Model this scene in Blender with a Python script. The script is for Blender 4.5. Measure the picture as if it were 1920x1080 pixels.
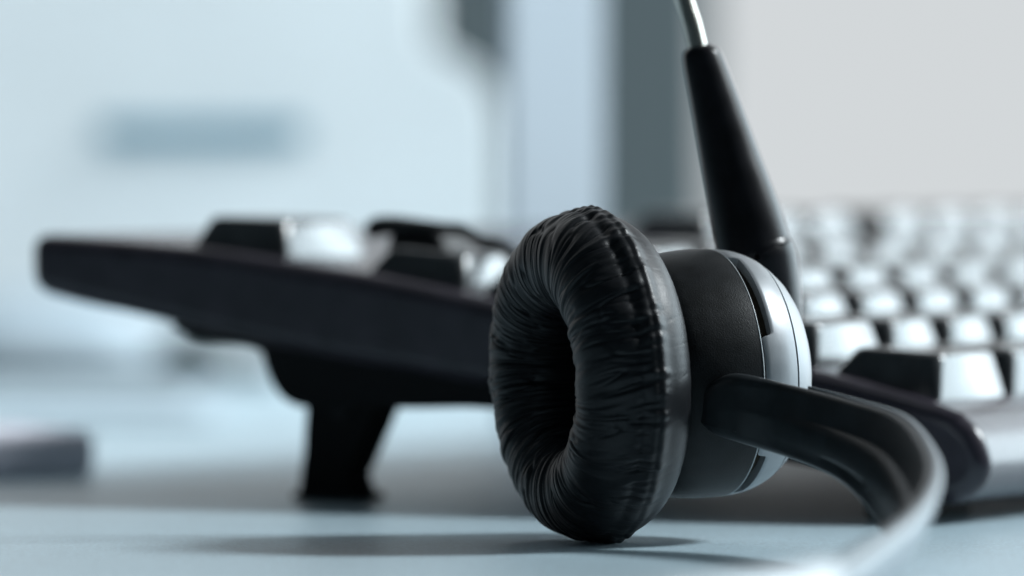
import bpy, math
import numpy as np
from mathutils import Vector, Matrix

# ------------------------------------------------------------------ units
# All lengths below are in "u"; 1 u = 0.78 mm (ear cushion 56 u = 44 mm, key pitch 24.4 u = 19 mm)
S = 0.00078
F = 11200.0            # focal length in photo pixels (210 mm on a 36 mm sensor, 1920 px)
H = 61.4               # camera height over the desk
PITCH = math.atan(210.0 / F)
for o in list(bpy.data.objects):
    bpy.data.objects.remove(o)
scn = bpy.context.scene
COL = scn.collection

# ------------------------------------------------------------------ camera
cam_d = bpy.data.cameras.new('camera'); cam = bpy.data.objects.new('camera', cam_d); COL.objects.link(cam)
cam.location = (0, 0, H * S); cam.rotation_euler = (math.pi / 2 - PITCH, 0, 0)
cam_d.lens = 210; cam_d.sensor_width = 36; cam_d.clip_start = 0.02; cam_d.clip_end = 60
cam_d.dof.use_dof = True; cam_d.dof.focus_distance = 992 * S; cam_d.dof.aperture_fstop = 11.5
cam_d.dof.aperture_blades = 0
scn.camera = cam
scn.view_settings.view_transform = 'Standard'; scn.view_settings.look = 'None'
scn.view_settings.exposure = 0; scn.view_settings.gamma = 1

# ------------------------------------------------------------------ world and lamps
w = bpy.data.worlds.new('World'); scn.world = w; w.use_nodes = True
w.node_tree.nodes['Background'].inputs[0].default_value = (0.36, 0.52, 0.62, 1)
w.node_tree.nodes['Background'].inputs[1].default_value = 0.075

def area(name, loc, target, sx, sy, power, color, spread=180):
    l = bpy.data.lights.new(name, 'AREA'); l.shape = 'RECTANGLE'; l.size = sx; l.size_y = sy
    l.energy = power; l.color = color; l.spread = math.radians(spread)
    o = bpy.data.objects.new(name, l); COL.objects.link(o)
    o.location = loc
    o.rotation_euler = (Vector(target) - Vector(loc)).to_track_quat('-Z', 'Y').to_euler()
    return o
HEAD = (0.012, 0.78, 0.02)
area('window_key_light', (1.65, 1.22, 1.45), HEAD, 0.38, 0.38, 66, (0.90, 0.97, 1.0))
area('window_soft_light', (2.0, 1.65, 0.5), HEAD, 1.6, 1.0, 30, (0.76, 0.92, 1.0))
area('background_fill_light', (-0.15, 0.95, 0.75), (-0.12, 1.45, 0.08), 0.4, 0.3, 1.5, (0.88, 0.96, 1.0), 85)  # added fill for the background objects, no real fixture; narrow spread misses the headset
area('side_window_light', (1.5, 2.7, 0.5), HEAD, 1.4, 1.3, 18, (0.80, 0.93, 1.0))

# ------------------------------------------------------------------ helpers
def P(px, py, d):
    """photo pixel + distance along the view axis (u, measured horizontally) -> point in u"""
    a = (px - 960) / F; b = -(py - 540) / F
    c, s = math.cos(PITCH), math.sin(PITCH)
    dy = c + b * s; dz = -s + b * c
    k = d / dy
    return np.array([a * k, d, H + dz * k])

def empty(name, loc, label, cat, group=None):
    o = bpy.data.objects.new(name, None); COL.objects.link(o)
    o.location = Vector(loc) * S; o.empty_display_size = 0.01
    o['label'] = label; o['category'] = cat
    if group: o['group'] = group
    return o

def world_loc(o):
    v = Vector(o.location)
    while o.parent:
        o = o.parent; v += Vector(o.location)
    return v

def build(name, V, Fc, mat, parent=None, smooth=True, bevel=0, seg=2, sharp=None):
    V = np.asarray(V, float) * S
    c = (V.min(0) + V.max(0)) / 2
    me = bpy.data.meshes.new(name); me.from_pydata((V - c).tolist(), [], [list(map(int, f)) for f in Fc]); me.update()
    import bmesh
    bm = bmesh.new(); bm.from_mesh(me); bmesh.ops.recalc_face_normals(bm, faces=bm.faces); bm.to_mesh(me); bm.free()
    me.materials.append(mat)
    o = bpy.data.objects.new(name, me); COL.objects.link(o)
    if parent:
        o.parent = parent; o.location = Vector(c) - world_loc(parent)
    else:
        o.location = Vector(c)
    if smooth:
        for p in me.polygons: p.use_smooth = True
    if bevel:
        m = o.modifiers.new('bevel', 'BEVEL'); m.width = bevel * S; m.segments = seg; m.limit_method = 'ANGLE'
        m.angle_limit = math.radians(35); m.harden_normals = True
    elif sharp:
        me.set_sharp_from_angle(angle=math.radians(sharp))
    return o

def tag(o, label, cat, group=None):
    o['label'] = label; o['category'] = cat
    if group: o['group'] = group
    return o

def grid_faces(nu, nv, cu=True, cv=False):
    f = []
    for i in range(nu if cu else nu - 1):
        for j in range(nv if cv else nv - 1):
            i2 = (i + 1) % nu; j2 = (j + 1) % nv
            f.append((i * nv + j, i2 * nv + j, i2 * nv + j2, i * nv + j2))
    return f

def prism(poly, dirv, a, b):
    """poly: list of 3-D points; extruded from a to b along dirv"""
    poly = np.asarray(poly); n = len(poly); dirv = np.asarray(dirv)
    V = np.vstack([poly + dirv * a, poly + dirv * b])
    Fc = [tuple(range(n)), tuple(range(2 * n - 1, n - 1, -1))]
    Fc += [(i, (i + 1) % n, n + (i + 1) % n, n + i) for i in range(n)]
    return V, Fc

def box(x0, x1, y0, y1, z0, z1):
    return prism([(x0, y0, z0), (x1, y0, z0), (x1, y0, z1), (x0, y0, z1)], (0, 1, 0), 0, y1 - y0)

def tube(pts, rad, n=20, caps=True):
    pts = np.asarray(pts, float); rad = np.broadcast_to(np.asarray(rad, float), (len(pts),))
    T = np.gradient(pts, axis=0); T /= np.linalg.norm(T, axis=1)[:, None]
    ref = np.array([0.0, 1.0, 0.0]) if abs(T[0, 1]) < .8 else np.array([0.0, 0, 1.0])
    V = []
    for p, t, r in zip(pts, T, rad):
        u = ref - t * ref.dot(t); u /= np.linalg.norm(u); v = np.cross(t, u); ref = u
        for k in range(n):
            a = 2 * math.pi * k / n
            V.append(p + r * (math.cos(a) * u + math.sin(a) * v))
    Fc = []
    m = len(pts)
    for i in range(m - 1):
        for k in range(n):
            k2 = (k + 1) % n
            Fc.append((i * n + k, i * n + k2, (i + 1) * n + k2, (i + 1) * n + k))
    if caps:
        Fc.append(tuple(range(n - 1, -1, -1))); Fc.append(tuple(range((m - 1) * n, m * n)))
    return np.array(V), Fc

def spline(pts, n):
    """Catmull-Rom through pts (k x dim)"""
    p = np.asarray(pts, float)
    p = np.vstack([2 * p[0] - p[1], p, 2 * p[-1] - p[-2]])
    out = []
    m = len(p) - 3
    for s in np.linspace(0, m - 1e-9, n):
        i = int(s); t = s - i
        a, b, c, d = p[i:i + 4]
        out.append(.5 * (2 * b + (c - a) * t + (2 * a - 5 * b + 4 * c - d) * t * t + (3 * b - a - 3 * c + d) * t ** 3))
    return np.array(out)

rng = np.random.default_rng(7)
def pnoise(x, y, nx, ny, seed):
    """value noise, periodic nx cells in x and ny cells in y (x,y in 0..1)"""
    g = np.random.default_rng(seed).random((nx, ny))
    X = x * nx; Y = y * ny
    i = np.floor(X).astype(int); j = np.floor(Y).astype(int)
    fx = X - i; fy = Y - j
    fx = fx * fx * (3 - 2 * fx); fy = fy * fy * (3 - 2 * fy)
    i0 = i % nx; i1 = (i + 1) % nx; j0 = j % ny; j1 = (j + 1) % ny
    return (g[i0, j0] * (1 - fx) + g[i1, j0] * fx) * (1 - fy) + (g[i0, j1] * (1 - fx) + g[i1, j1] * fx) * fy

# ------------------------------------------------------------------ materials
def mat(name, col, rough=.5, metal=0, spec=.5, ior=1.5, bump=None, colvar=None, coat=0, emit=None, sheen=0):
    """bump = (scale per metre, strength, distance, detail); colvar = (scale, amount)"""
    m = bpy.data.materials.new(name); m.use_nodes = True
    nt = m.node_tree; b = nt.nodes['Principled BSDF']
    b.inputs['Base Color'].default_value = (*col, 1); b.inputs['Roughness'].default_value = rough
    b.inputs['Metallic'].default_value = metal; b.inputs['IOR'].default_value = ior
    b.inputs['Specular IOR Level'].default_value = spec
    b.inputs['Coat Weight'].default_value = coat; b.inputs['Coat Roughness'].default_value = .12; b.inputs['Coat IOR'].default_value = 1.7
    tc = nt.nodes.new('ShaderNodeTexCoord')
    if bump:
        n = nt.nodes.new('ShaderNodeTexNoise'); n.inputs['Scale'].default_value = bump[0]
        n.inputs['Detail'].default_value = bump[3]; n.inputs['Roughness'].default_value = .6
        nt.links.new(tc.outputs['Object'], n.inputs['Vector'])
        bp = nt.nodes.new('ShaderNodeBump'); bp.inputs['Strength'].default_value = bump[1]
        bp.inputs['Distance'].default_value = bump[2]
        nt.links.new(n.outputs['Fac'], bp.inputs['Height']); nt.links.new(bp.outputs['Normal'], b.inputs['Normal'])
    if colvar:
        n = nt.nodes.new('ShaderNodeTexNoise'); n.inputs['Scale'].default_value = colvar[0]; n.inputs['Detail'].default_value = 4
        nt.links.new(tc.outputs['Object'], n.inputs['Vector'])
        r = nt.nodes.new('ShaderNodeValToRGB'); k = colvar[1]
        r.color_ramp.elements[0].position = .3; r.color_ramp.elements[1].position = .7
        r.color_ramp.elements[0].color = (*[c * (1 - k) for c in col], 1)
        r.color_ramp.elements[1].color = (*[min(1, c * (1 + k)) for c in col], 1)
        nt.links.new(n.outputs['Fac'], r.inputs['Fac']); nt.links.new(r.outputs['Color'], b.inputs['Base Color'])
        mr = nt.nodes.new('ShaderNodeMapRange'); mr.inputs['To Min'].default_value = rough * .85; mr.inputs['To Max'].default_value = min(1, rough * 1.15)
        nt.links.new(n.outputs['Fac'], mr.inputs['Value']); nt.links.new(mr.outputs['Result'], b.inputs['Roughness'])
    if emit:
        b.inputs['Emission Color'].default_value = (*emit[0], 1); b.inputs['Emission Strength'].default_value = emit[1]
    return m

M = dict(
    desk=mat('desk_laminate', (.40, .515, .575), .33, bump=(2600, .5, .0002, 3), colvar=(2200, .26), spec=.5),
    leather=mat('cushion_leatherette', (.008, .009, .011), .42, bump=(3200, .35, .00008, 3), spec=.3),
    foam=mat('speaker_cloth', (.006, .006, .007), .9, bump=(4000, .5, .0002, 2), spec=.1),
    shell=mat('shell_black_plastic', (.008, .009, .010), .46, bump=(5200, .6, .00006, 2), spec=.2, colvar=(420, .35)),
    rim=mat('shell_rim', (.25, .27, .28), .25, spec=.6),
    silver=mat('silver_paint', (.25, .262, .275), .42, metal=.4, bump=(6000, .2, .00004, 2), colvar=(500, .06)),
    groove=mat('groove_black', (.030, .022, .014), .6, spec=.2),
    boom=mat('boom_black_plastic', (.008, .008, .010), .30, bump=(3000, .25, .00004, 2), spec=.25, colvar=(300, .35)),
    steel=mat('boom_rod_steel', (.62, .60, .54), .22, metal=1),
    arm=mat('arm_black_plastic', (.021, .025, .028), .40, bump=(2600, .3, .00005, 2), spec=.35, colvar=(300, .25)),
    cover=mat('cover_silver_grey', (.27, .31, .34), .34, spec=.6),
    band=mat('band_grey_plastic', (.50, .54, .57), .3, spec=.6),
    kbody=mat('keyboard_body', (.036, .031, .041), .25, bump=(2500, .3, .0001, 2), spec=.5, colvar=(180, .2)),
    key=mat('key_plastic', (.04, .043, .046), .24, ior=1.5, spec=.5, bump=(3500, .15, .00005, 2), coat=.45, colvar=(260, .3)),
    rubber=mat('foot_rubber', (.010, .010, .011), .7, spec=.2),
    tip=mat('rubber_tip_grey', (.022, .022, .024), .75, spec=.3),
    cable=mat('cable_black', (.012, .013, .014), .5),
    mauve=mat('mauve_plastic', (.80, .79, .88), .5),
    paper=mat('paper_sheets', (.38, .46, .51), .6),
    rail=mat('dark_rail', (.03, .045, .05), .5),
    pillar=mat('pillar_white', (.36, .41, .46), .5),
    panel=mat('panel_grey', (.10, .13, .14), .7),
    machine=mat('machine_white', (.74, .77, .78), .5, colvar=(7, .13)),
    slot=mat('machine_slot', (.04, .19, .27), .6),
    pane=mat('window_pane', (0, 0, 0), .6, spec=0, emit=((.93, .975, 1.0), .70)),
    frame=mat('window_frame', (.6, .62, .64), .5),
)

# ------------------------------------------------------------------ setting
V, Fc = box(-1300, 1500, 150, 1852, -32, 0)
desk = build('desk', V, Fc, M['desk'], smooth=False, bevel=2)
desk['kind'] = 'structure'; desk['label'] = 'white laminate desk top'
V, Fc = box(-6000, 6000, -500, 6000, -960, -950)
fl = build('floor', V, Fc, mat('floor_carpet', (.25, .27, .28), .9, colvar=(60, .2)), smooth=False); fl['kind'] = 'structure'

win = empty('window', (0, 3900, -950), 'tall bright overexposed window filling the blurred background', 'window')
V, Fc = box(-2600, 3000, 3900, 3910, -900, 3200)
build('pane', V, Fc, M['pane'], win, smooth=False)
for (x0, x1, z0, z1) in ((-2700, -2600, -950, 3300), (3000, 3100, -950, 3300), (-2600, 3000, 3200, 3300), (-2600, 3000, -950, -900),
                         (-900, -840, -900, 3200), (1350, 1410, -900, 3200)):
    V, Fc = box(x0, x1, 3870, 3930, z0, z1)
    build('window_frame', V, Fc, M['frame'], win, smooth=False, bevel=4)

def panel_px(name, x0, x1, ztop, zbot, d, depth, m, label, cat, bevel=3):
    a = P(x0, 540, d)[0]; b = P(x1, 540, d)[0]
    V, Fc = box(a, b, d, d + depth, zbot, ztop)
    return tag(build(name, V, Fc, m, smooth=False, bevel=bevel), label, cat)
panel_px('grey_panel', 800, 1335, 190, -950, 2500, 40, M['panel'], 'dark grey upright panel in the blurred background behind the pale post', 'panel')
a = P(957, 540, 1440); b = P(1134, 540, 1466); nrm = np.array([b[1] - a[1], -(b[0] - a[0]), 0]); nrm /= np.linalg.norm(nrm)
V, Fc = prism([(a[0], a[1], 0), (b[0], b[1], 0), (b[0], b[1], 330), (a[0], a[1], 330)], -nrm, 0, 3)
tag(build('pale_post', V, Fc, M['pillar'], smooth=False, bevel=.6), 'pale blue-white upright post standing behind the keyboard', 'post')

# rounded white machine with a slot, far left
mc = empty('office_machine', (-150, 1860, -950), 'white rounded machine with a dark horizontal slot, blurred at far left', 'machine')
def machine_outline():
    o = []
    q = [P(px, py, 1860) for px, py in ((936, 420), (936, 260), (932, 205), (915, 160), (885, 128), (845, 104), (805, 82), (796, 60), (795, -140))]
    x0 = P(-420, 700, 1860)[0]
    o = [(x0, -950), (q[0][0], -950)] + [(p[0], p[2]) for p in q] + [(x0, q[-1][2])]
    return o
V, Fc = prism([(x, 1860, z) for x, z in machine_outline()], (0, 1, 0), 0, 140)
build('housing', V, Fc, M['machine'], mc, smooth=False, bevel=1, seg=3)
a = P(195, 232, 1857); b = P(555, 262, 1857)
zc = (a[2] + b[2]) / 2; rr = (a[2] - b[2]) / 2
pts = [(b[0] + rr * math.sin(t), 1857, zc + rr * math.cos(t)) for t in np.linspace(0, math.pi, 7)] + \
      [(a[0] - rr * math.sin(t), 1857, zc - rr * math.cos(t)) for t in np.linspace(0, math.pi, 7)]
V, Fc = prism(pts, (0, 1, 0), 0, 8)
build('slot', V, Fc, M['slot'], mc, smooth=False)

# low things at the back left of the desk
a = P(-200, 700, 1790)
V, Fc = box(P(-220, 700, 1780)[0], P(520, 700, 1780)[0], 1772, 1784, 0, 6.0)
tag(build('desk_rail', V, Fc, M['rail'], smooth=False, bevel=1), 'dark thin strip along the back edge of the desk', 'strip')
for i, (y, rot) in enumerate(((0, 0), (1.6, .02))):
    x0, x1 = P(-250, 700, 1600)[0], P(430 - 60 * i, 700, 1600)[0]
    V, Fc = box(x0, x1, 1490 + 55 * i, 1690, y, y + 1.5)
    tag(build('paper_pad', V, Fc, M['paper'], smooth=False, bevel=.3),
        ['lower flat pale pad on the desk, blurred behind the keyboard foot', 'upper flat pale pad lying on a wider pad, blurred at left'][i], 'paper')
c = P(182, 850, 1217); ya = math.radians(28); ux = np.array([-math.cos(ya), -math.sin(ya), 0]); uy = np.array([-math.sin(ya), math.cos(ya), 0])
c = np.array([c[0], 1217.0, 0])
V, Fc = prism([c, c + ux * 46, c + ux * 46 + uy * 40, c + uy * 40], (0, 0, 1), 0, 9.4)
tag(build('small_box', V, Fc, M['mauve'], bevel=2.2, seg=3), 'mauve-grey low box with rounded edges on the desk at left', 'box')
A0 = P(262, 690, 1740); B0 = P(425, 690, 1740); Cc = P(335, 622, 1740)
V, Fc = prism([(A0[0], 1740, 6.05), (B0[0], 1740, 6.05), (Cc[0], 1740, Cc[2])], (0, 1, 0), 36, 44)
tag(build('desk_clip', V, Fc, M['rail'], smooth=False, bevel=.5), 'small dark triangular clip on the back strip of the desk', 'clip')

u_ = np.linspace(0, 2 * np.pi, 48, endpoint=False); q_ = np.linspace(0, 1, 12)
cx, hx, hz = P(60, 600, 1812)[0], 260 / F * 1812, P(60, 545, 1812)[2]
rr0 = np.cos(q_ * np.pi / 2) ** .8
V = np.array([(cx + hx * rr0[j] * math.cos(a), 1812 + 24 * rr0[j] * math.sin(a), hz * math.sin(q_[j] * math.pi / 2)) for a in u_ for j in range(12)])
tag(build('pale_dome', V, grid_faces(48, 12), mat('dome_blue_grey', (.34, .41, .46), .5)), 'pale rounded object at the back of the desk, blurred at far left', 'object')

# ------------------------------------------------------------------ keyboard
TH = math.radians(30); ST, CT = math.sin(TH), math.cos(TH)
R_ = np.array([ST, CT, 0]); B_ = np.array([-CT, ST, 0]); K0 = np.array([78.75, 1050.0, 0])
def kt(px, e=0):
    k = (px - 960) / F
    o = K0 + R_ * e
    return (o[0] - k * o[1]) / (CT + k * ST)
def kz(px, py, e=0):
    t = kt(px, e); q = K0 + R_ * e + B_ * t
    return t, P(px, py, q[1])[2]
KLEN = 577
def kp(t, z, e=0):
    return K0 + R_ * e + B_ * t + np.array([0, 0, z])
kb = empty('keyboard', K0, 'black computer keyboard seen from its end, tilted up on its foot', 'keyboard')
edge = [kz(*q) for q in ((1745, 757), (1674, 735), (1519, 694), (1250, 633), (919, 562), (712, 518), (540, 490), (385, 466), (200, 448), (50, 437))]
edge = spline(edge, 40)
t2, z2 = edge[-1]
ztop = lambda t: float(np.interp(t, edge[:, 0], edge[:, 1]))
slope = lambda t: math.atan((ztop(t + 9) - ztop(t - 9)) / 18)
front = [kz(*q) for q in ((1790, 776), (1822, 806), (1841, 845), (1846, 880), (1834, 912), (1808, 935), (1770, 948), (1720, 946))]
front = [tuple(q) for q in spline(front, 26)]
under = [kz(*q) for q in ((1500, 880), (1200, 826), (920, 772), (740, 768), (560, 768), (505, 757), (475, 725), (460, 685), (440, 653), (340, 641), (300, 624), (240, 592), (140, 570), (62, 546))]
under = [tuple(q) for q in spline(under, 50)]
bar = [kz(*q) for q in ((1690, 935), (1500, 852), (1250, 795), (919, 728), (631, 678), (450, 640), (340, 614), (240, 590), (140, 569), (52, 545))]
bar = [tuple(q) for q in spline(bar, 30)]
prof = front[:-3] + bar + [tuple(q) for q in edge[::-1]]
V, Fc = prism([kp(t, z) for t, z in prof], R_, 0, KLEN)
build('body', V, Fc, M['kbody'], kb, bevel=3.6, seg=5)
lift = np.array([(t, z + 3.0) for t, z in bar if 5 < t < 168])
base = [q for q in under if q[0] < 172] + [tuple(q) for q in lift[::-1]]
base = [(t, max(z, .8)) for t, z in base]
V, Fc = prism([kp(t, z) for t, z in base], R_, 7, KLEN - 7)
build('underside', V, Fc, M['rubber'], kb, smooth=False)
# flip-out feet
fp = [kz(*q, e=12) for q in ((572, 752), (712, 752), (662, 868), (650, 892), (668, 946), (555, 946), (566, 850))]
for e in (12, KLEN - 34):
    V, Fc = prism([kp(t, max(z, 0.05)) for t, z in fp], R_, e, e + 9)
    ft = build('foot', V, Fc, M['rubber'], kb, smooth=False, bevel=.8)
    b0, b1 = fp[4][0] - .7, fp[5][0] + .7
    V, Fc = prism([kp(b0, 0), kp(b1, 0), kp(b1, 1.3), kp(b0, 1.3)], R_, e - .5, e + 9.5)
    build('rubber_tip', V, Fc, M['tip'], ft, smooth=False, bevel=.3)
    hz_ = fp[0][1] - 1.5; ht = (fp[0][0] + fp[1][0]) / 2
    V, Fc = tube([kp(ht, hz_, e - .9), kp(ht, hz_, e + 9.9)], 2.2, 20)
    build('hinge_pin', V, Fc, M['tip'], ft, sharp=40)
for e in (14, KLEN - 40):
    t0 = kt(1640)
    V, Fc = prism([kp(t0, 0.05), kp(t0 + 9, 0.05), kp(t0 + 9, 9), kp(t0, 9)], R_, e, e + 26)
    build('rubber_pad', V, Fc, M['rubber'], kb, smooth=False, bevel=.6)

# key caps
def key_mesh(wx, wy, hgt=7.9, k_s=0.1):
    """truncated pyramid with rounded corners and dished top; local x along the row, y to the back"""
    def ring(hx, hy, z, r, cy=0):
        o = []
        for cx, cyy, a0 in ((hx - r, hy - r, 0), (-hx + r, hy - r, 90), (-hx + r, -hy + r, 180), (hx - r, -hy + r, 270)):
            for k in range(5):
                a = math.radians(a0 + k * 22.5)
                o.append((cx + r * math.cos(a), cyy + r * math.sin(a) + cy, z))
        return o
    hx, hy = wx / 2, wy / 2
    rings = [ring(hx, hy, 0, 1.0), ring(hx - .25, hy - .25, 1.0, 1.2), ring(hx - 2.2, hy - 1.9, hgt - 1.0, 2.0, .7), ring(hx - 2.7, hy - 2.3, hgt - .25, 2.2, .7),
             ring(hx - 3.4, hy - 2.9, hgt, 2.2, .7), ring((hx - 3.2) * .5, (hy - 2.9) * .6, hgt - .25, 1.5, .7)]
    n = 20
    V = [(p[0], p[1], p[2] - (k_s * p[1] * min(1, p[2] / (hgt - 1)))) if i > 1 else p for i, r in enumerate(rings) for p in r]
    Fc = []
    for i in range(len(rings) - 1):
        for k in range(n):
            k2 = (k + 1) % n
            Fc.append((i * n + k, i * n + k2, (i + 1) * n + k2, (i + 1) * n + k))
    Fc.append(tuple(range((len(rings) - 1) * n, len(rings) * n)))
    me = bpy.data.meshes.new('key'); me.from_pydata((np.array(V) * S).tolist(), [], Fc); me.update()
    me.materials.append(M['key'])
    for p in me.polygons: p.use_smooth = True
    return me
U = 24.4
KEYH = 7.9
meshes = {}
DEP = 21.4
E0 = 6.0
def put_key(e0, width, tf, hgt=KEYH, k_s=.1):
    key = (round(width, 2), hgt, k_s)
    if key not in meshes: meshes[key] = key_mesh(width * U - 2.6, DEP, hgt, k_s)
    o = bpy.data.objects.new('key', meshes[key]); COL.objects.link(o); o.parent = kb
    t = tf + DEP / 2; e = e0 + width * U / 2 - 1.3
    al = slope(t)
    xv = Vector(R_); yv = Vector((B_[0] * math.cos(al), B_[1] * math.cos(al), math.sin(al))); zv = xv.cross(yv)
    o.location = (Vector(kp(t, ztop(t) - .5, e)) * S) - world_loc(kb)
    o.rotation_euler = Matrix((xv, yv, zv)).transposed().to_euler()
rows_tf = {}
tc = kt(1768, E0 + 1.0)
rows = [tc, tc + U * 1.0, tc + 2 * U, tc + 3 * U, tc + 4 * U, kt(543, E0 + 1)]
def fill(tf, widths, hgt=KEYH, k_s=.1):
    e = E0
    for wd in widths:
        if wd < 0: e += -wd * U; continue
        put_key(e, wd, tf, hgt, k_s); e += wd * U
NAV = [-.25, 1, 1, 1, -.25]
fill(rows[0], [1.25, 1.25, 1.25, 6.25, 1.25, 1.25, 1.25, 1.25] + NAV + [2, 1, 1], 6.8, .17)
fill(rows[1], [1.25] + [1] * 11 + [2.75] + [-1.25, 1, -1.25] + [1, 1, 1, 1], 6.8, .15)
fill(rows[2], [1.75] + [1] * 11 + [2.25] + [-3.5] + [1, 1, 1], 6.6, .13)
fill(rows[3], [1.5] + [1] * 12 + [1.5] + NAV + [1, 1, 1, 1], 6.4, .11)
fill(rows[4], [1] * 13 + [2] + NAV + [1, 1, 1, 1], 6.0, .09)
fill(rows[5], [1.3, -5.7] + [1] * 3 + [-.5] + [1] * 4 + NAV, 6.8, .08)

# ------------------------------------------------------------------ cable with clip on the keys
cb = empty('clip_cable', P(775, 470, 1128), 'thin black cable with a clip lying across the keys', 'cable')
c0 = [P(*q) for q in ((696, 436, 1134), (712, 424, 1132), (760, 424, 1130), (840, 428, 1127))]
path = spline(c0, 30)
V, Fc = tube(path, np.interp(np.linspace(0, 1, 30), [0, .12, .6, 1], [1.2, 1.9, 1.9, 1.1]), 14)
build('strain_relief', V, Fc, M['cable'], cb)
pts = [P(*q) for q in ((735, 436, 1131), (828, 440, 1128), (850, 476, 1126), (725, 470, 1130))]
V, Fc = prism(pts, R_, -1, 9)
build('clip_body', V, Fc, M['cable'], cb, smooth=False, bevel=1)
path = spline([P(*q) for q in ((835, 428, 1127), (866, 430, 1125), (905, 452, 1122), (936, 459, 1120), (966, 478, 1117), (1010, 500, 1113), (1080, 520, 1110), (1180, 545, 1108))], 60)
V, Fc = tube(path, 1.15, 10)
build('wire', V, Fc, M['cable'], cb)

# ------------------------------------------------------------------ headset
LEAN = math.radians(2.6)
THE = math.radians(68)
n_ = np.array([-math.sin(THE) * math.cos(LEAN), -math.cos(THE), -math.sin(LEAN)]); n_ /= np.linalg.norm(n_)
v_ = np.array([0, 0, 1.0]); v_ -= n_ * v_.dot(n_); v_ /= np.linalg.norm(v_)
w_ = np.cross(v_, n_)
C0 = P(1103, 703, 1000)
C0[2] = 28.05
def L2W(x, y, z):
    x = np.asarray(x)[..., None]; y = np.asarray(y)[..., None]; z = np.asarray(z)[..., None]
    return C0 + x * w_ + y * v_ + z * n_
hs = empty('headset', (C0[0], C0[1], 0), 'black telephone headset with padded ear cushion, silver capsule and microphone boom', 'headset')

# ear cushion ------------------------------------------------------
NP, NT = 1100, 216
ph = np.linspace(0, 2 * np.pi, NP, endpoint=False)[:, None] * np.ones((1, NT))
tt = np.ones((NP, 1)) * np.linspace(0, 2 * np.pi, NT, endpoint=False)[None, :]
x = ph / (2 * np.pi); y = tt / (2 * np.pi)
RM, RR, RA = 19.1, 8.6, 9.5
seam_t = math.radians(-6)
dt = np.angle(np.exp(1j * (tt - seam_t)))                 # angle from the seam
front = ((dt > 0) & (dt < math.radians(225))).astype(float)
fw = 1 / (1 + np.exp(-(dt - .10) * 26)) * 1 / (1 + np.exp((np.where(dt < -1.5, dt + 2 * np.pi, dt) - 4.1) * 6))
fw = np.where(dt < -2.2, 1 / (1 + np.exp(((dt + 2 * np.pi) - 4.1) * 6)), fw)
warp = .020 * (pnoise(x, y, 14, 3, 1) - .5) + .012 * (pnoise(x, y, 34, 5, 2) - .5)
xw = (x + warp + 0.010 * np.sin(tt - .6)) % 1.0
n1 = pnoise(xw, y, 58, 4, 3); n2 = pnoise(xw, y, 118, 6, 4); n3 = pnoise(xw, y, 230, 8, 5)
mod = pnoise(x, y, 20, 7, 6); mod2 = pnoise(x, y, 31, 9, 8)
cre = lambda n, s: np.exp(-((n - .5) / s) ** 2)
disp = .44 * (n1 - .5) + .36 * (n2 - .5) + .22 * (n3 - .5)
disp -= .50 * cre(n1, .045) * np.clip(mod * 1.7 - .45, 0, 1) + .26 * cre(n2, .06) * np.clip(mod2 * 1.8 - .5, 0, 1)
inner = np.exp(-((np.where(dt < -1.5, dt + 2 * np.pi, dt) - 2.9) / .9) ** 2)
nearseam = np.exp(-((dt - .25) / .35) ** 2)
amp = fw * (.55 + .55 * inner + .35 * nearseam) + .06
disp = disp * amp * 1.35
disp += .5 * (pnoise(x, y, 7, 3, 11) - .5)
# seam: groove either side of a puckered piping ridge
pucker = pnoise(x, y * 0, 150, 1, 12)
disp += (.95 + .5 * (pucker - .5)) * np.exp(-((dt - .0) / .17) ** 2)
disp -= .30 * np.exp(-((dt - .25) / .08) ** 2) * (.3 + 1.0 * pucker)
disp -= .28 * np.exp(-((dt - .03) / .045) ** 2) * (.7 + .6 * pucker)
# superellipse-like tube: fuller at the front outer shoulder
ct, st = np.cos(tt), np.sin(tt)
pr = np.sign(ct) * np.abs(ct) ** .92 * RR; pz = np.sign(st) * np.abs(st) ** .92 * RA
ln = np.sqrt((ct / RR) ** 2 + (st / RA) ** 2); nr = ct / RR / ln; nz = st / RA / ln
rad = RM + pr + disp * nr; zz = pz + disp * nz
pos = L2W(rad * np.cos(ph), rad * np.sin(ph), zz).reshape(-1, 3)
pos[:, 2] = np.maximum(pos[:, 2], 0.06 + .0 * pos[:, 2])
cushion = build('ear_cushion', pos, grid_faces(NP, NT, True, True), M['leather'], hs)
# cloth inside the opening
k = 48; rr_ = [0.01, 6, 12, 14.5]; zr = [-4.0, -4.1, -4.6, -5.0]
aa = np.linspace(0, 2 * np.pi, k, endpoint=False)
V = np.vstack([L2W(r * np.cos(aa), r * np.sin(aa), z + 0 * aa) for r, z in zip(rr_, zr)])
fc = [(i * k + j, i * k + (j + 1) % k, (i + 1) * k + (j + 1) % k, (i + 1) * k + j) for i in range(3) for j in range(k)]
build('speaker_cloth', V, fc, M['foam'], hs)

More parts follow.
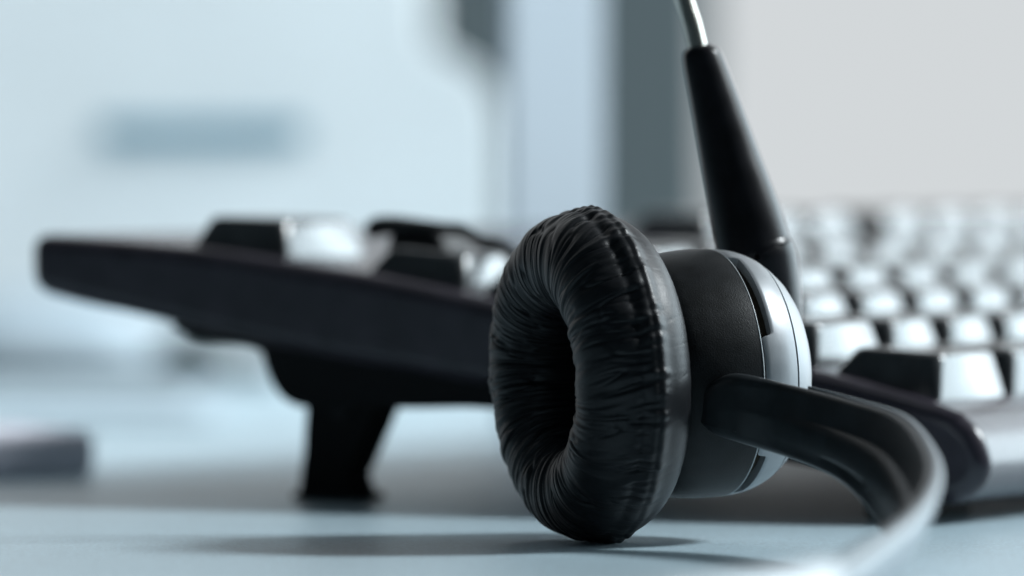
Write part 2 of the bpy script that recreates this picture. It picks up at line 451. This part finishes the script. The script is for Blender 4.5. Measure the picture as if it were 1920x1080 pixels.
OY = -.9   # the capsule sits a touch lower than the cushion centre
def lathe(name, prof, m, parent, n=160, zfun=None, phis=None, sharp=32):
    pr_ = np.array(prof, float)
    aa = np.linspace(0, 2 * np.pi, n, endpoint=False) if phis is None else phis
    A, Z = np.meshgrid(aa, np.arange(len(pr_)), indexing='ij')
    r = pr_[Z, 0]; z = pr_[Z, 1]
    if zfun is not None: z = zfun(A, Z, z)
    V = L2W(r * np.cos(A), r * np.sin(A) + OY, z).reshape(-1, 3)
    return build(name, V, grid_faces(len(aa), len(pr_), phis is None, False), m, parent, sharp=sharp)
shell = lathe('speaker_shell', [(13, -7), (18.2, -8), (19.6, -9.6), (20.3, -12), (20.7, -15), (20.95, -18), (21.0, -20), (20.95, -21.6), (20.85, -22.75)], M['shell'], hs)
rim = lathe('rim', [(20.87, -22.75), (20.93, -22.85), (20.86, -23.0), (20.5, -23.05), (18.8, -23.05)], M['rim'], shell)
core = lathe('inner_core', [(18.9, -22), (18.9, -26), (18.4, -28), (17.6, -30.8)], M['groove'], hs)
# silver ring with two cut-outs along its front edge
def slot_depth(a):
    d = np.degrees(np.angle(np.exp(1j * a)))
    s = lambda lo, hi: 1 / (1 + np.exp(-(d - lo) * 3)) * 1 / (1 + np.exp((d - hi) * 3))
    return 1.75 * np.maximum(np.maximum(s(19, 70), s(-76, -41)), np.maximum(s(110, 161), s(-139, -104)))
rp = spline([(20.80, -23.3), (20.78, -24.2), (20.5, -26.0), (19.95, -27.8), (19.25, -29.3), (18.95, -29.85)], 60)
Rz = lambda z: np.interp(-z, -rp[:, 1], rp[:, 0])
aa = np.linspace(0, 2 * np.pi, 900, endpoint=False)
zfr = -23.35 - slot_depth(aa)
sj = np.linspace(0, 1, 14)
Zr = zfr[:, None] * (1 - sj) + (-29.85) * sj
Rr = Rz(Zr)
Rr[:, 0] -= .14
Zr = np.hstack([zfr[:, None], Zr, np.full((900, 1), -29.95)]); Rr = np.hstack([np.full((900, 1), 18.6), Rr, np.full((900, 1), 17.6)])
V = L2W(Rr * np.cos(aa)[:, None], Rr * np.sin(aa)[:, None] + OY, Zr).reshape(-1, 3)
ring = build('silver_ring', V, grid_faces(900, Zr.shape[1]), M['silver'], hs, sharp=32)
cap = lathe('end_cap', [(17.4, -30.25), (18.35, -30.25), (18.52, -30.35), (17.7, -31.5), (16.3, -33.0), (14.4, -34.4), (11.8, -35.7), (8.5, -36.7), (4.5, -37.3), (.01, -37.5)], M['silver'], hs)

# microphone boom -------------------------------------------------
DB = 1031
bp = [(1428, 640, 72), (1432, 560, 72), (1424, 490, 73), (1422, 483, 72.5)]
V, Fc = tube(spline([P(a, b, DB) for a, b, r in bp], 12), np.interp(np.linspace(0, 3, 12), range(4), [r / F * DB for a, b, r in bp]), 40)
build('boom_pivot', V, Fc, M['boom'], hs, sharp=40)
bq = [(1419, 480, 73), (1415.5, 470, 71.5), (1398, 400, 66.5), (1370, 300, 56.5), (1343, 200, 47), (1322, 125, 39.5), (1316.5, 104, 36.5), (1315, 94, 32), (1314.5, 89, 24), (1314, 87, 12)]
n = 60
rr_ = spline([(r,) for a, b, r in bq], n)[:, 0]
V, Fc = tube(spline([P(a, b, DB + (480 - b) * .012) for a, b, r in bq], n), rr_ / F * DB, 48)
boom = build('mic_boom', V, Fc, M['boom'], hs, sharp=50)
V, Fc = tube(spline([P(1313, 110, DB + 4), P(1299, 50, DB + 5), P(1283, 0, DB + 6), P(1254, -90, DB + 7), P(1215, -200, DB + 8)], 24), 17.5 / F * DB, 24)
build('boom_rod', V, Fc, M['steel'], hs)

# headband arm: strip swept along top / bottom edges ----------------
top = [(1321, 757, 991), (1325, 738, 990), (1342, 714, 987), (1385, 700, 984), (1480, 721, 977), (1600, 752, 961), (1692, 784, 943), (1742, 848, 915), (1744, 905, 885), (1700, 968, 855), (1618, 1026, 828), (1565, 1058, 812), (1505, 1092, 797)]
bot = [(1321, 767, 991), (1326, 787, 990), (1346, 815, 987), (1395, 832, 984), (1485, 860, 977), (1572, 900, 961), (1625, 950, 943), (1664, 1010, 915), (1680, 1050, 885), (1654, 1085, 855), (1580, 1130, 828), (1530, 1160, 812), (1475, 1185, 797)]
thk = [.8, 3.6, 4.6, 4.4, 2.8, 2.1, 1.8, 1.8, 1.9, 2.0, 2.2, 2.4, 2.4]
NS = 120
Tp = spline([P(*q) for q in top], NS); Bt = spline([P(*q) for q in bot], NS); TK = spline([(q,) for q in thk], NS)[:, 0]
Bt[:, 2] = np.maximum(Bt[:, 2], .6)
def strip(name, Tp, Bt, TK, m, parent, rib=True, grow=0, shift=0):
    """closed cross-section: q along width (-1 top .. 1 bottom), inner side carries a raised lower rib"""
    sec = []
    for a in np.linspace(math.pi / 2, -math.pi / 2, 7): sec.append(('t', a))
    Cn = (Tp + Bt) / 2; Wd = Bt - Tp; Wl = np.linalg.norm(Wd, axis=1)[:, None]; Wn = Wd / Wl
    Tg = np.gradient(Cn, axis=0); Tg /= np.linalg.norm(Tg, axis=1)[:, None]
    N = np.cross(Tg, Wn); N /= np.linalg.norm(N, axis=1)[:, None]
    # N must point to the inner (left / ear) side
    if N[len(N) // 2][0] > 0: N = -N
    V = []
    for i_, (c, wn, wl, nn, tk) in enumerate(zip(Cn, Wn, Wl[:, 0], N, TK)):
        c = c + nn * shift * tk
        h = tk / 2 + grow; hw = wl / 2 + grow
        pr = []
        for a in np.linspace(-math.pi / 2, math.pi / 2, 9):      # bottom round, outer -> inner
            pr.append((hw - h + h * math.cos(a), h * math.sin(a)))
        if rib:
            rs = min(1.0, max(0.0, (i_ - 26) / 24))
            for q, e in ((.62, 0), (.50, .7), (.05, .95), (-.10, .75), (-.20, .05)):
                pr.append((q * hw, h + rs * e))
        for a in np.linspace(math.pi / 2, -math.pi / 2, 9):      # top round, inner -> outer
            pr.append((-(hw - h + h * math.cos(a)), h * math.sin(a)))
        pr.append((-.4 * hw, -h - .35)); pr.append((.4 * hw, -h - .35))
        for q, e in pr: V.append(c + wn * q + nn * e)
    m_ = len(pr)
    Fc = [(i * m_ + k, i * m_ + (k + 1) % m_, (i + 1) * m_ + (k + 1) % m_, (i + 1) * m_ + k) for i in range(len(Cn) - 1) for k in range(m_)]
    Fc += [tuple(range(m_)), tuple(range((len(Cn) - 1) * m_, len(Cn) * m_))]
    return build(name, V, Fc, m, parent, sharp=38)
arm = strip('headband_arm', Tp, Bt, TK, M['arm'], hs)
k0 = 42
TKc = np.interp(np.arange(NS - k0), [0, 30, 60, 90], [.3, 1.5, 2.4, 3.2])
Nc = np.cross(np.gradient((Tp + Bt) / 2, axis=0), Bt - Tp); Nc /= np.linalg.norm(Nc, axis=1)[:, None]
if Nc[NS // 2][0] > 0: Nc = -Nc
off = -(TK[k0:] / 2 + TKc / 2 - .5)[:, None] * Nc[k0:]
off[:, 2] = 0
strip('arm_cover', Tp[k0:] + off + np.array([0, 0, .35]), Bt[k0:] + off, TKc, M['cover'], hs, rib=False)
# wider headband sleeve at the bottom of the frame
top2 = [(1548, 1050, 806), (1500, 1062, 792), (1400, 1078, 772), (1200, 1110, 752), (900, 1150, 742), (500, 1160, 752), (200, 1140, 790)]
T2 = spline([P(*q) for q in top2], 80)
B2 = T2.copy(); B2[:, 2] = .5; B2[:, 1] += 1.5
strip('headband', T2, B2, np.full(80, 4.6), M['band'], hs, rib=False)
